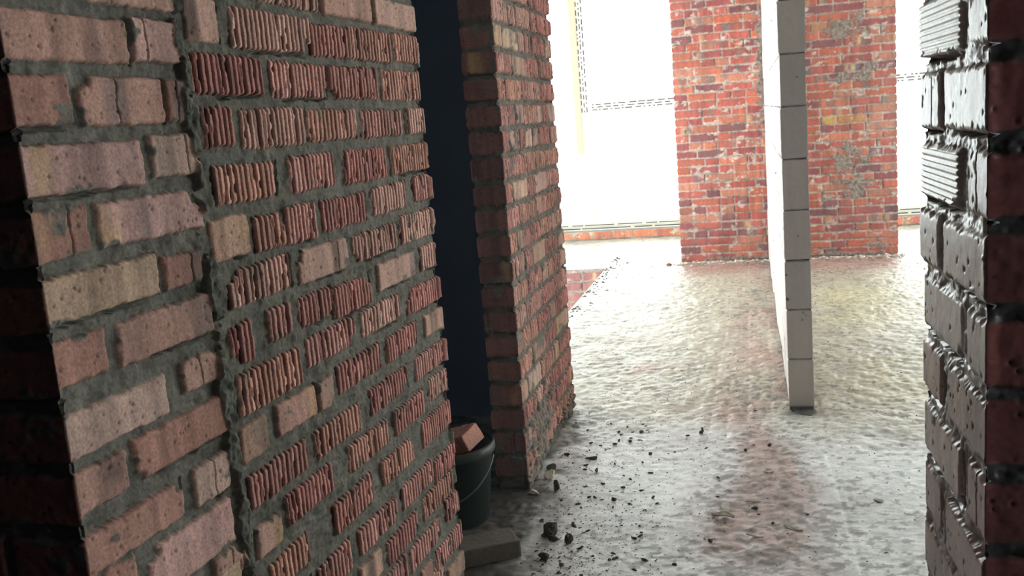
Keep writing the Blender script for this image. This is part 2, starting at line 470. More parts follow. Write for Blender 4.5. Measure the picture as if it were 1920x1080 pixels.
def left_bricks():
    out = []
    for (k, a, b, c, d) in TRACED:
        if c > 1.71 or (k == 'r' and d > 1.735 and a < 1.0 and c > 1.7):
            continue
        if a < .0 or a < .01:
            a = -.05
        if b > 1.57:
            b = 1.66
        if d - c < .066 and k == 'r':
            m = (c + d) / 2; c, d = m - .034, m + .034
        out.append(('p' if (k == 's' and a > .43) else k, a, b, c, d))
    rg = random.Random(5)
    # courses above the picture
    z = 1.742
    out += [('p', 1.008, 1.282, 1.736, 1.806), ('p', 1.302, 1.66, 1.732, 1.806), ('r', .741, .985, 1.738, 1.806), ('r', .47, .72, 1.738, 1.808)]
    z = 1.69
    while z < 2.88:
        s = -.05
        flip = int(z * 10) % 2
        for (a, b) in (((-.05, .12), (.135, .385)) if flip else ((-.05, .25), (.265, .385))):
            if z > 1.77 or a > .5:
                out.append(('s', a, b, z, z + .075))
        z += .099
    z = 1.838
    while z < 2.88:
        s = .45 if int(z * 10) % 2 else .40
        while s < 1.6:
            ln = rg.choice((.12, .25, .25))
            e = s + ln
            if 1.595 - e < .07:
                e = 1.66
            out.append((rg.choices(('r', 'p'), (5, 1))[0], s, e, z, z + .072))
            s = e + .02
        z += .1
    # courses below the picture
    z = .60
    while z > -.05:
        flip = int(z * 10) % 2
        for (a, b) in (((-.05, .11), (.13, .39)) if flip else ((-.05, .25), (.27, .39))):
            out.append(('s', a, b, z - .005, z + .065))
        z -= .0985
    for z, s_end in ((.53, .47), (.43, .66), (.335, .86), (.236, .99), (.14, 1.35), (.045, 1.44), (-.055, 1.6)):
        s = .43 + (int(z * 20) % 2) * .02
        while s < s_end - .05:
            ln = rg.choice((.12, .25))
            e = min(s + ln, s_end - .015)
            out.append((rg.choices(('r', 'p'), (4, 1))[0], s, e, z - .0, z + .068))
            s = e + .02
    return out


Vn = vgrid(0, CEIL, 0, 1.82, .0024, .012)
front = gen_rows(1.2, 0.015, CEIL, .0985, 11, hp=.4, openl=False)
jamb = gen_rows(.25, 0.04, CEIL, .0995, 12, kinds=('s', 'r'), probs=(2, 1))
ribst = dict(ST_NEAR, pal=PAL_SMOOTH)


# ribbed bricks take their own palette: override inside by a copy of the style
class _P(dict):
    pass


def split_style(bricks):
    return bricks


_choice_pal = PAL_SMOOTH
st_left = dict(ST_NEAR, smear=.70, patches=[(.415, .9, .022, .9)], patchcol=(104, 106, 96), pal=PAL_SMOOTH)
wl = masonry('wall_left',
             [C0 + np.array([-1.2, 0]), C0, C1, C1 - NL * .25, C0 - NL * .25 + DL * .25, C0 + np.array([-1.2, .25]), C0 + np.array([-1.2, 0])],
             Vn,
             [(lambda L: np.unique(np.concatenate([np.linspace(0, L - .3, 40), np.linspace(L - .3, L, 100)])), front, dict(ST_NEAR, pal=[(96, 52, 46), (88, 46, 42)], mortar=(52, 52, 50), smudge=.1), 101),  # camera-facing end: its shade put into darker brick and mortar colours
              (.0017, left_bricks(), st_left, 102),
              (.006, jamb, dict(ST_NEAR), 103),
              (.05, [], dict(ST_NEAR), 104), (.05, [], dict(ST_NEAR), 105), (.05, [], dict(ST_NEAR), 106)],
             MAT_BRICK)
structure(wl, 'brick partition on the left, smooth corner bricks beside ribbed hollow bricks in grey mortar')

# ---- the pier beyond the dark doorway
PX, PY0, PY1, PT = -0.903, 3.537, 4.612, .132
rows2 = gen_rows(1.075, .048, CEIL, .0993, 21, bh=.08, kinds=('r', 'p', 's'), probs=(6, 1, 1), hp=.55)
fr2 = gen_rows(PT, .048, CEIL, .0993, 22, bh=.078, start=(.2,), kinds=('s',))
bk2 = gen_rows(1.075, .048, CEIL, .0993, 23, bh=.078)
V2 = vgrid(0, CEIL, 0, 2.0, .0042, .012)
wp = masonry('wall_pier', [(PX - PT, PY0), (PX, PY0), (PX, PY1), (PX - PT, PY1), (PX - PT, PY0)], V2,
             [(.004, fr2, dict(ST_NEAR, pal=[(142, 102, 98), (132, 94, 92), (150, 106, 96)], wob=.006, chip=.5, smear=.5, recess=.013), 201),
              (.0035, rows2, dict(ST_NEAR, pal=PAL_SMOOTH, chip=.5, smear=.5, wob=.005, 
                                  patches=[(.28, .16, .26, .15), (.95, .05, .3, .06), (.1, .03, .3, .03)]), 202),
              (.006, gen_rows(PT, .048, CEIL, .0993, 24, bh=.078, start=(.2,)), dict(ST_NEAR, wob=.006, recess=.014), 203),
              (.012, bk2, dict(ST_NEAR), 204)], MAT_BRICK, closed=True)
structure(wp, 'narrow brick pier wall standing beyond the dark doorway')

# ---- right-hand wall: dark red end towards us, dusty reveal painted pale for window sheen
RC = np.array([.262, 1.2]); DR = np.array([-.031, 1.04]); DR /= np.hypot(*DR)
RL = .36
RE = RC + DR * RL


def right_reveal():
    out = []
    z = 1.595 - .1 * 16
    i = 0
    while z < CEIL:
        if i % 2 == 0:
            fk = 's'
            out += [(fk, -.05, .21 if z > 1.0 else .2, z + .002, z + .079), ('s', .245, .45, z, z + .078)]
        else:
            out += [('s', -.05, .09, z + .003, z + .08), ('s' if z < 1.25 else 'h', .125, .45, z, z + .078)]
        z += .1
        i += 1
    return out


# travel so that the outward normal points into the corridor and towards us
rev = []
for (k, a, b, c, d) in right_reveal():
    rev.append(('p' if k == 's' and d < 1.12 else k, RL - b, RL - a, c, d))  # lower courses pinker, upper ones paler: veil painted in by course
PAL_DUST_SHEEN = [(208, 204, 204), (214, 210, 210), (200, 192, 190), (218, 216, 216)]  # dust tones whitened further to carry the grazing window sheen
PAL_END = [(140, 84, 80), (146, 86, 80), (134, 78, 76)]
rf = gen_rows(1.5, 1.595 - 1.6 - .1, CEIL, .1, 31, bh=.08, start=(.12, .25), kinds=('s',), openr=False, joint=.014)
wr = masonry('wall_right', [RE + np.array([1.5, 0]), RE, RC, RC + np.array([1.5, 0])][0:4], vgrid(0, CEIL, .6, 1.7, .0024, .01),
             [(.02, [], dict(ST_NEAR), 303),
              (.002, rev, dict(ST_NEAR, pal=PAL_DUST_SHEEN, pink=[(196, 172, 164), (190, 164, 156), (200, 180, 172)], chip=.3, wob=.0035, smear=.8, gap=.55, slit=.4, recess=.006, mortar=(158, 156, 156), smudge=.1, flat=True, grain=.00025), 301),
              (lambda L: np.unique(np.concatenate([np.linspace(0, .2, 80), np.linspace(.2, L, 60)])), rf,
               dict(ST_NEAR, pal=PAL_END, wob=.002, smear=.75, gap=0, slit=.1, recess=.006, smudge=0, mortar=(70, 70, 70)), 302)],
             MAT_GLAZED)
structure(wr, 'brick wall end on the right, dusty reveal painted pale for window sheen and dark red bricks facing the camera')

# ---- the wide red brick pier in front of the windows
FX0, FX1, FY, FT = -.672, 1.284, 9.24, .38


def far_rows(L, seed):
    rg = random.Random(seed)
    out = []
    z = .004
    row = 0
    while z < CEIL:
        s = -.05
        mode = rg.random()
        first = True
        while s < L:
            ln = .25 if rg.random() < (.75 if mode < .45 else .35) else .12
            e = (0 if first else s) + (ln if not (first and row % 2) else ln * .5 + .06)
            first = False
            if L - e < .07:
                e = L + .05
            out.append(('s', s, e, z + rg.uniform(0, .004), z + .065 + rg.uniform(-.004, .004)))
            s = e + rg.uniform(.008, .016)
        z += .0755
        row += 1
    return out


st_far = dict(pal=PAL_RED, pink=PAL_PINK, fine=False, edge=.004, wob=.0045, recess=.009, mortar=(176, 160, 148), smear=.55, smudge=.3,
              gap=.25, slit=.2, chip=.3, round=.006,
              patches=[(1.52, .86, .20, .17), (1.60, .66, .12, .12), (1.79, .09, .08, .04), (1.52, 1.62, .22, .05), (1.75, 1.70, .1, .07), (.83, 1.6, .09, .5),
                       (.84, 2.0, .10, .3), (.84, 1.1, .05, .3), (.12, 1.24, .09, .03), (.6, .02, .5, .025), (1.5, .02, .5, .02), (1.5, 2.05, .2, .1)],
              patchcol=(134, 118, 106))
fb = far_rows(FX1 - FX0, 41)
# the two yellow bricks set among the red ones on the right half
for (yk, ys0, yz) in (('y', 1.405, 1.272), ('o', 1.56, 1.285), ('y2', 1.366, 2.05)):
    best = min(range(len(fb)), key=lambda i: abs((fb[i][1] + fb[i][2]) / 2 - ys0) + 3 * abs((fb[i][3] + fb[i][4]) / 2 - yz))
    k, a, b, c, d = fb[best]
    fb[best] = (yk, a, min(b, a + .25), c, d)
wf = masonry('wall_pillar', [(FX0, FY), (FX1, FY), (FX1, FY + FT), (FX0, FY + FT), (FX0, FY)], vgrid(0, CEIL, 0, 2.9, .007, .01),
             [(.007, fb, st_far, 401), (.02, far_rows(FT, 42), dict(st_far, patches=()), 402), (.04, [], dict(st_far, patches=()), 403),
              (.02, far_rows(FT, 44), dict(st_far, patches=()), 404)], MAT_FARBRICK, closed=True)
structure(wf, 'wide orange-red brick pillar in front of the bright windows')
# two yellow bricks set among the red ones
# ---- aerated block partition
BX0, BX1, BY0, BY1 = .1414, .2557, 4.572, FY - .004


def block_rows(L, seed, blen=.6, openl=True):
    out = []
    zs = [.012, .247, .486, .720, .953, 1.188, 1.424, 1.656, 1.893, 2.13, 2.365, 2.6, 2.84, 3.1]
    for i in range(len(zs) - 1):
        s = -.05 - (.3 if i % 2 else 0)
        while s < L:
            e = s + blen
            if e > L - .02:
                e = L + .05
            out.append(('s', s, e, zs[i] + .003, zs[i + 1] - .003))
            s = e + .004
    return out


st_blk = dict(var=.2, pal=[(198, 190, 184), (192, 185, 180), (202, 194, 187)], pink=PAL_PINK, fine=False, edge=.0022, wob=.0006, recess=.006, mortar=(60, 57, 54),
              smear=.93, smudge=0, gap=0, slit=.25, chip=.06, round=.0015)
be = [('s', -.05, .3, c, d) for (k, a, b, c, d) in block_rows(.05, 1)]
wb = masonry('wall_block_partition', [(BX0, BY1), (BX0, BY0), (BX1, BY0), (BX1, BY1), (BX0, BY1)], vgrid(0, CEIL, 0, 2.9, .004, .01),
             [(lambda L: np.unique(np.concatenate([np.linspace(0, L, 260)])), block_rows(BY1 - BY0, 3), st_blk, 501),
              (.0035, be, st_blk, 502), (.02, block_rows(BY1 - BY0, 4), st_blk, 503), (.05, [], st_blk, 504)], MAT_BLOCK, closed=True)
structure(wb, 'thin partition of grey-white aerated concrete blocks, its end towards us')

# ---------------------------------------------------------------- floor
HX, HY0, HY1 = -1.385, 5.2, 9.07
xs = np.unique(np.round(np.concatenate([np.arange(ROOM_X0, -1.5, .05), [HX], np.arange(-1.5, 2.0, .0085), np.arange(2.0, ROOM_X1 + .01, .05)]), 4))
ys = [-2.6]
while ys[-1] < WIN_Y + .35:
    y = ys[-1]
    ys.append(y + (.08 if y < 2.3 else .0065 * (max(y, 2.6) / 2.6) ** 1.15))
ys = np.unique(np.round(np.concatenate([ys, [HY0, HY1]]), 4))
xs = xs[np.abs(xs - HX) > 1e-9] if False else xs


def floor_fields(xs, ys):
    X, Y = xs[:, None], ys[None, :]
    near = sstep(4.9, 3.7, Y + .35 * fbm(xs * 1.4, ys * 1.4, 3, 3))      # smoother, greyer screed by the doorway
    n1 = fbm(xs * 9, ys * 9, 4, 700)
    n2 = fbm(xs * 26, ys * 34, 4, 701)
    n3 = fbm(xs * 3, ys * 3, 3, 702)
    n4 = fbm(xs * 60, ys * 80, 3, 703)
    rid = 1 - np.abs(fbm(xs * 14, ys * 20, 4, 704)) * 2.2
    z = (.0050 * n1 + .0052 * n2 + .0030 * n4 + .0040 * np.clip(rid, -.5, 1)) * (.72 - .52 * near) + .0035 * n3
    path = np.exp(-((X - (.0 + .03 * (Y - 4))) / .23) ** 4) * sstep(2.0, 3.2, Y)
    wx = -.10 + .0 * Y
    red = np.clip(path * (.55 + .9 * fbm(xs * 5, ys * 2.2, 4, 705)), 0, 1)
    red = np.maximum(red, 1.1 * np.exp(-((Y - 8.95) / .5) ** 2) * sstep(-.9, -.5, X) * sstep(1.5, 1.1, X))  # reddish band at the pillar foot, partly its shadow put into colour
    red = np.maximum(red, .8 * np.clip(fbm(xs * 3.2, ys * 3.2, 4, 706), 0, 1) * (X < -.2) * (X > -.95) * sstep(4.3, 4.9, Y) * sstep(6.5, 5.5, Y))
    z = z + path * (.004 * fbm(xs * 22, ys * 22, 4, 707) + .003 * np.clip(fbm(xs * 45, ys * 60, 3, 708), 0, 1))
    # barrow tracks and trowel lines
    for (tx, w, k, dp) in ((-.24, .006, .012, .0025), (-.05, .012, .0, .003), (.05, .010, .008, .003), (.30, .006, -.02, .0025), (-.16, .009, .015, .0018)):
        c = tx + k * (Y - 3) + .012 * vn(ys[None, :] * 1.3 + 0 * X, 0 * X + 0 * Y, int(100 * abs(tx)))
        z = z - dp * np.exp(-((X - c) / w) ** 2) * sstep(2.2, 2.6, Y)
    grey = lin((226, 229, 231)); beige = lin((174, 168, 150)); redc = lin((164, 126, 114)); warm = lin((188, 178, 132)); dirt_shade = lin((92, 84, 76))
    c = beige[None, None] * (1 - near[..., None]) + grey[None, None] * near[..., None]
    wm = np.clip(.8 * fbm(xs * 1.5, ys * 1.5, 3, 711) + .45, 0, 1) * sstep(.35, .6, X) * sstep(4.2, 5.2, Y) * sstep(8.5, 7, Y)
    c = c * (1 - .55 * wm[..., None]) + warm[None, None] * .55 * wm[..., None]
    c = c * (1 - .8 * red[..., None]) + redc[None, None] * .8 * red[..., None]
    c = c * (1 + .10 * n3[..., None] + .16 * n1[..., None] * (1 - .4 * near[..., None]) + (.22 - .12 * near[..., None]) * n2[..., None] + .14 * n4[..., None])
    # scattered grit and grime, plus painted shade
    g = sstep(.46, .62, fbm(xs * 38, ys * 42, 3, 712) + .3 * fbm(xs * 2, ys * 2, 2, 713) + .30 * path - .02)
    foot = np.exp(-((X - .2) / .10) ** 4 - ((Y - 4.53) / .055) ** 2) * np.clip(1.1 + .6 * fbm(xs * 30, ys * 30, 3, 719), 0, 1)  # dirty shadow wedge at the block end, painted into the floor colour
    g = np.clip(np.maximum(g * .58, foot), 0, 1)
    c = c * (1 - g[..., None]) + dirt_shade[None, None] * .8 * g[..., None]
    edge = sstep(-.62, -.86, X) * sstep(5.0, 4.2, Y) * sstep(2.0, 2.6, Y)  # dark soil by pier and doorway, the doorway shadow painted in too
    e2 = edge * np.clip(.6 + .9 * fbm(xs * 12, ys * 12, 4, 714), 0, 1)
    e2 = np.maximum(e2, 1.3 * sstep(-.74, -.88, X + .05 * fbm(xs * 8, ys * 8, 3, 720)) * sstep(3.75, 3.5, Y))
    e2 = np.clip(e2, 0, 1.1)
    c = c * (1 - .85 * e2[..., None]) + dirt_shade[None, None] * .45 * .85 * e2[..., None]
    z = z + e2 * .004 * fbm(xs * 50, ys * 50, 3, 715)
    hole = (sstep(.12, .0, X - HX) + (X < HX)) * sstep(HY0 - .1, HY0, Y) * sstep(HY1 + .1, HY1, Y)
    z = z * (1 - np.clip(hole, 0, 1)) - .0035
    return z, c


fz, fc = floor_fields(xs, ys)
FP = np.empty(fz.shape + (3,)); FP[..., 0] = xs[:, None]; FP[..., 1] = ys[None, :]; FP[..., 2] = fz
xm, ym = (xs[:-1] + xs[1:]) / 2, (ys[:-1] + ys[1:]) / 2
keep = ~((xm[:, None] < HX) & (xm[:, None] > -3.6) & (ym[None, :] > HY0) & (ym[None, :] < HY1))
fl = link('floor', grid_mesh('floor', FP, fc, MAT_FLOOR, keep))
structure(fl, 'rough dusty cement floor with reddish barrow tracks and scattered grit')


def floor_z(x, y):
    i = min(len(xs) - 1, max(0, int(np.searchsorted(xs, x)))); j = min(len(ys) - 1, max(0, int(np.searchsorted(ys, y))))
    return float(fz[i, j])


# stair well: slab edge, brick shaft below floor level
pit = masonry('wall_stairwell', [(-3.6, HY1), (HX, HY1), (HX, HY0), (-3.6, HY0)],
              vgrid(-3.0, -.004, -.8, 0, .006, .03),
              [(.008, [(k, a, b, c - 3.016, d - 3.016) for (k, a, b, c, d) in gen_rows(3.6 + HX, 0, 3.0, .1, 61, bh=.082, hp=.2)],
                dict(st_far, pal=[(150, 96, 86), (142, 88, 80), (158, 104, 92)], mortar=(140, 128, 118), recess=.006, patches=()), 601),
               (.03, [], dict(st_far, patches=(), mortar=(150, 146, 138)), 602),
               (.05, [], dict(st_far, patches=()), 603)], MAT_FARBRICK)
structure(pit, 'brick shaft wall below the edge of the floor opening')
structure(link('floor_stairwell_bottom', boxes_mesh('pit_bottom', [(-3.6, HX, HY0, HY1, -3.1, -3.0)], MAT_CONC)))

# ---------------------------------------------------------------- room shell
structure(link('ceiling', boxes_mesh('ceiling', [(ROOM_X0 - .3, ROOM_X1 + .3, -2.7, WIN_Y + .35, CEIL, CEIL + .2)], MAT_BOUNCE_WHITE)))
structure(link('wall_camera_side', boxes_mesh('wall_camera_side', [(-2.4, 2.0, -2.7, -2.6, 0, CEIL), (-2.5, -2.19, -2.7, 1.3, 0, CEIL), (1.76, 2.0, -2.6, .7, 0, CEIL), (1.76, 2.0, 1.05, 1.56, 0, CEIL), (1.76, 2.0, .7, 1.05, 0, .6), (1.76, 2.0, .7, 1.05, 1.9, CEIL)], MAT_DARKCONC)))  # side opening added behind the camera to light the right wall end
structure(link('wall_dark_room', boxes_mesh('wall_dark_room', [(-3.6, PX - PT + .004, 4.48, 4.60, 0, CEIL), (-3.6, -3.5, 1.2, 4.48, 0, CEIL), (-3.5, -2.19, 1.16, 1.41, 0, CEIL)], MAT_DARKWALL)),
          'back wall of the unlit room behind the doorway, veiling glare painted in blue')
# one course of brick under the windows
cr = [('s', s, s + .235, .006, .092) for s in np.arange(-.05, 10, .247)]
st_sill = dict(st_far, pal=[(214, 120, 70), (206, 104, 62), (220, 132, 80), (200, 96, 66)], patches=(), mortar=(190, 176, 150))
sill = masonry('wall_window_plinth', [(ROOM_X0, WIN_Y), (ROOM_X1, WIN_Y), (ROOM_X1, WIN_Y + .3), (ROOM_X0, WIN_Y + .3)], np.linspace(0, .1, 21),
               [(.012, cr, st_sill, 701), (.1, [], st_sill, 702), (.5, [], st_sill, 703)], MAT_FARBRICK)
structure(sill, 'single course of orange bricks under the bright windows')
structure(link('trim_plinth_top', boxes_mesh('plinth_top', [(ROOM_X0, ROOM_X1, WIN_Y + .004, WIN_Y + .3, .094, .104)], MAT_CONC)))


def window(idx, x0, x1, mullions, transoms, horizontal_axis='x', at=WIN_Y + .06, z0=.104, z1=CEIL, dashes=False, label=None):
    """white frame with panes; runs along x (or y) at the given distance"""
    root = bpy.data.objects.new('window_%d' % idx, None); COL.objects.link(root)
    root['kind'] = 'structure'
    if label:
        root['label'] = label; root['category'] = 'window'
    def ax(b):   # along0, along1, depth0, depth1, z0, z1
        return b if horizontal_axis == 'x' else (b[2], b[3], b[0], b[1], b[4], b[5])
    w = .095
    fr = [ax((x0, x1, at, at + .07, z0, z0 + .045)), ax((x0, x1, at - .012, at + .07, z0 + .045, z0 + .10)), ax((x0, x1, at, at + .07, z1 - w, z1)),
          ax((x0, x0 + w, at, at + .07, z0 + .10, z1 - w)), ax((x1 - w, x1, at, at + .07, z0 + .10, z1 - w))]
    for m in mullions:
        fr.append(ax((m - w / 2, m + w / 2, at - .006, at + .07, z0 + .10, z1 - w)))
    for (a, b, z) in transoms:
        fr.append(ax((a, b, at - .003, at + .067, z - w / 2, z + w / 2)))
    me = boxes_mesh('window_frame', fr, MAT_UPVC)
    f = link('frame', me, root)
    bv = f.modifiers.new('bevel', 'BEVEL'); bv.width = .006; bv.segments = 2
    xsx = [x0 + w] + [v for m in mullions for v in (m - w / 2, m + w / 2)] + [x1 - w]
    for i in range(0, len(xsx), 2):
        link('pane', boxes_mesh('pane', [ax((xsx[i], xsx[i + 1], at + .03, at + .036, z0 + .10, z1 - w))], MAT_GLASS), root)
    if dashes:
        rg = random.Random(9)
        marks = []
        dd = at - .0075
        for m in mullions[:1]:
            for off in (-.03, .0, .03):
                z = 1.5
                while z < 2.75:
                    hh = rg.choice((.02, .05, .06))
                    marks.append((m + off - .006, m + off + .006, dd, dd + .0012, z, z + hh)); z += hh + rg.uniform(.02, .045)
        dd = at - .0045
        for (a, b, zt) in transoms:
            for off in (-.03, .0, .03):
                x = a + .05
                while x < b - .1:
                    ll = rg.choice((.02, .06, .08))
                    marks.append((x, x + ll, dd, dd + .0012, zt + off - .006, zt + off + .006)); x += ll + rg.uniform(.02, .05)
        dd = at - .0135
        x = x0 + .1
        while x < x1 - .2:
            ll = rg.uniform(.1, .5)
            marks.append((x, x + ll, dd, dd + .0012, z0 + .060, z0 + .070)); x += ll + rg.uniform(.02, .06)
        x = x0 + .1
        while x < x1 - .2:
            ll = rg.uniform(.2, .7)
            marks.append((x, x + ll, at - .0015, at, z0 + .018, z0 + .030)); x += ll + rg.uniform(.02, .06)
        link('film_print', boxes_mesh('film_print', marks, MAT_FILM), root)
    return root


window(1, ROOM_X0, FX0 + .6, [-1.86, -3.6], [(-1.82, .0 - .15, 1.55), ], dashes=True, label='tall overexposed window left of the brick pillar with white framed transom')
window(2, FX0 + .62, ROOM_X1, [2.6], [(.03, 2.56, 1.60)], dashes=True, label='tall overexposed window right of the brick pillar')
window(3, 5.6, WIN_Y + .05, [7.4, 9.3], [], 'y', at=ROOM_X1 + .05, z0=0)  # unseen side window added to light the far pillar
window(4, 5.0, WIN_Y + .05, [7.1, 9.2], [], 'y', at=ROOM_X0 - .12, z0=0)  # unseen left window, added as a second side light
structure(link('trim_window_jamb', boxes_mesh('jamb', [(-1.975, -1.905, WIN_Y + .03, WIN_Y + .12, 1.02, CEIL)], MAT_JAMB)), 'beige strip beside the window mullion')  # strip starts partway up, shaping in its overexposed fade
# remaining enclosure
structure(link('wall_side', boxes_mesh('wall_side', [(ROOM_X0 - .2, ROOM_X0, 1.2, 5.0, 0, CEIL), (-5.0, -3.6, 4.48, 4.6, 0, CEIL), (2.0, ROOM_X1 + .2, 1.45, 1.6, 0, CEIL), (ROOM_X1, ROOM_X1 + .2, 1.6, 5.6, 0, CEIL)], MAT_BOUNCE_WHITE)))
portal('sky_portal_fill', (2.05, .875, 1.25), (0, PI / 2, 0), 1.3, .35)  # guides sky light through the added opening behind the camera


# ---------------------------------------------------------------- loose things
def tag(o, label, cat, group=None, kind=None):
    o['label'] = label; o['category'] = cat
    if group:
        o['group'] = group
    if kind:
        o['kind'] = kind
    return o


import bmesh


def fbp(x, y, oct, seed):
    return fbm(x[:, None], y[:, None], oct, seed)[:, 0]


def chunk_mesh(name, size, seed, mat, sub=3, rough=.35):
    """an angular broken lump: sphere cut by random planes, then roughened; stands on z=0"""
    rg = random.Random(seed)
    bm = bmesh.new()
    bmesh.ops.create_icosphere(bm, subdivisions=sub, radius=1)
    planes = []
    for i in range(8):
        n = Vector((rg.gauss(0, 1), rg.gauss(0, 1), rg.gauss(0, 1))).normalized()
        planes.append((n, rg.uniform(.38, .75)))
    pts = np.array([v.co[:] for v in bm.verts])
    for n, d in planes:
        k = pts @ np.array(n[:])
        ex = np.maximum(k - d, 0)
        pts = pts - ex[:, None] * np.array(n[:])[None, :]
    nz = fbp(pts[:, 0] * 2.2 + pts[:, 2] * 1.7 + seed, pts[:, 1] * 2.2 + pts[:, 2] * 1.3, 3, seed)
    pts = pts * (1 + rough * .5 * nz[:, None])
    lo = pts.min(0); hi = pts.max(0)
    pts = (pts - (lo + hi) / 2) / (hi - lo) * np.array(size)
    pts[:, 2] += size[2] / 2
    pts[:, 2] = np.maximum(pts[:, 2], size[2] * .06) - size[2] * .06
    for v, p in zip(bm.verts, pts):
        v.co = p
    me = bpy.data.meshes.new(name)
    bm.to_mesh(me); bm.free()
    me.materials.append(mat)
    return me


def flake_mesh(name, L, W, T, curl, seed, mat):
    """a curled flake or shaving with thickness"""
    rg = random.Random(seed)
    nu, nv = 26, 8
    vs, fs = [], []
    for layer in (0, 1):
        for i in range(nu):
            for j in range(nv):
                u = i / (nu - 1) - .5; v = j / (nv - 1) - .5
                w = W * (1 - .85 * abs(2 * u) ** 1.6) * (1 + .15 * math.sin(9 * u + seed))
                a = curl * u
                x = L * (math.sin(a) / curl if abs(curl) > .01 else u)
                bend = L * (1 - math.cos(a)) / max(curl, .01)
                y = v * w + bend * .8
                z = abs(v * 2) ** 2 * W * .22 + T * layer + W * .12 * math.sin(7 * u + seed) + .004
                vs.append((x, y, max(z, T * layer)))
    def I(l, i, j): return l * nu * nv + i * nv + j
    for i in range(nu - 1):
        for j in range(nv - 1):
            fs.append((I(1, i, j), I(1, i + 1, j), I(1, i + 1, j + 1), I(1, i, j + 1)))
            fs.append((I(0, i, j), I(0, i, j + 1), I(0, i + 1, j + 1), I(0, i + 1, j)))
    for i in range(nu - 1):
        fs.append((I(0, i, 0), I(0, i + 1, 0), I(1, i + 1, 0), I(1, i, 0)))
        fs.append((I(0, i + 1, nv - 1), I(0, i, nv - 1), I(1, i, nv - 1), I(1, i + 1, nv - 1)))
    for j in range(nv - 1):
        fs.append((I(0, 0, j + 1), I(0, 0, j), I(1, 0, j), I(1, 0, j + 1)))
        fs.append((I(0, nu - 1, j), I(0, nu - 1, j + 1), I(1, nu - 1, j + 1), I(1, nu - 1, j)))
    z0 = min(v[2] for v in vs)
    me = bpy.data.meshes.new(name)
    me.from_pydata([(x, y, z - z0) for x, y, z in vs], [], fs)
    for p in me.polygons:
        p.use_smooth = True
    me.materials.append(mat)
    return me


def brick_mesh(name, L, W, Hh, seed, mat, ribs=True, rgb=(176, 96, 76)):
    """loose brick with real grooves across its faces, chipped edges; stands on z=0, centred"""
    bm = bmesh.new()
    bmesh.ops.create_cube(bm, size=1)
    bmesh.ops.subdivide_edges(bm, edges=bm.edges[:], cuts=40, use_grid_fill=True)
    P = np.array([v.co[:] for v in bm.verts]) * np.array((L, W, Hh))
    hs = np.array((L, W, Hh)) / 2 - .005          # round the arrises
    core = np.clip(P, -hs, hs); dv = P - core; ln = np.linalg.norm(dv, axis=1, keepdims=True)
    P = core + np.where(ln > 1e-9, dv / np.maximum(ln, 1e-9) * np.minimum(ln, .005), 0)
    nz = fbp(P[:, 0] * 30 + P[:, 2] * 22, P[:, 1] * 30 + P[:, 2] * 17, 3, seed)
    n2 = fbp(P[:, 0] * 12 + P[:, 2] * 9, P[:, 1] * 12 - P[:, 2] * 7, 2, seed + 4)
    sc = 1 - .03 * np.maximum(nz, 0) - .05 * np.maximum(n2, 0)
    g = np.zeros(len(P))
    if ribs:
        ph = P[:, 0] / .0135
        g = sstep(.5, .85, np.abs(ph - np.floor(ph) - .5) * 2) * (np.abs(P[:, 0]) < L * .46)
    P2 = P * sc[:, None]
    P2[:, 1] -= np.sign(P[:, 1]) * g * .005 * (np.abs(P[:, 1]) > W * .4)
    P2[:, 2] -= np.sign(P[:, 2]) * g * .005 * (np.abs(P[:, 2]) > Hh * .4)
    P2[:, 2] += Hh / 2
    P2[:, 2] -= P2[:, 2].min()
    for v, p in zip(bm.verts, P2):
        v.co = p
    me = bpy.data.meshes.new(name)
    bm.to_mesh(me); bm.free()
    at = me.color_attributes.new('Col', 'FLOAT_COLOR', 'POINT')
    c = lin(rgb)[None, :] * (1 + .25 * nz[:, None]) * (1 - .55 * g[:, None])
    dust = sstep(.1, .5, n2)[:, None]
    c = c * (1 - .5 * dust) + lin((168, 158, 148))[None, :] * .5 * dust
    rgba = np.ones((len(P), 4), np.float32); rgba[:, :3] = np.clip(c, 0, .95)
    at.data.foreach_set('color', rgba.reshape(-1))
    me.materials.append(mat)
    return me


def lathe(name, prof, seg, mat, center=(0, 0)):
    vs, fs = [], []
    n = len(prof)
    for i in range(seg):
        a = 2 * PI * i / seg
        for (r, z) in prof:
            vs.append((r * math.cos(a), r * math.sin(a), z))
    for i in range(seg):
        j = (i + 1) % seg
        for k in range(n - 1):
            fs.append((i * n + k, j * n + k, j * n + k + 1, i * n + k + 1))
    me = bpy.data.meshes.new(name)
    me.from_pydata(vs, [], fs)
    for p in me.polygons:
        p.use_smooth = True
    me.materials.append(mat)
    return me


def tube_mesh(name, pts, r, mat, seg=8):
    vs, fs = [], []
    P = [Vector(p) for p in pts]
    for i, p in enumerate(P):
        t = (P[min(i + 1, len(P) - 1)] - P[max(i - 1, 0)]).normalized()
        a = t.cross(Vector((0, 0, 1)) if abs(t.z) < .9 else Vector((1, 0, 0))).normalized(); b = t.cross(a)
        for k in range(seg):
            th = 2 * PI * k / seg
            vs.append(p + a * math.cos(th) * r + b * math.sin(th) * r)
    for i in range(len(P) - 1):
        for k in range(seg):
            l = (k + 1) % seg
            fs.append((i * seg + k, i * seg + l, (i + 1) * seg + l, (i + 1) * seg + k))
    fs.append(tuple(range(seg))[::-1]); fs.append(tuple((len(P) - 1) * seg + k for k in range(seg)))
    me = bpy.data.meshes.new(name)
    me.from_pydata([v[:] for v in vs], [], fs)
    for p in me.polygons:
        p.use_smooth = True
    me.materials.append(mat)
    return me


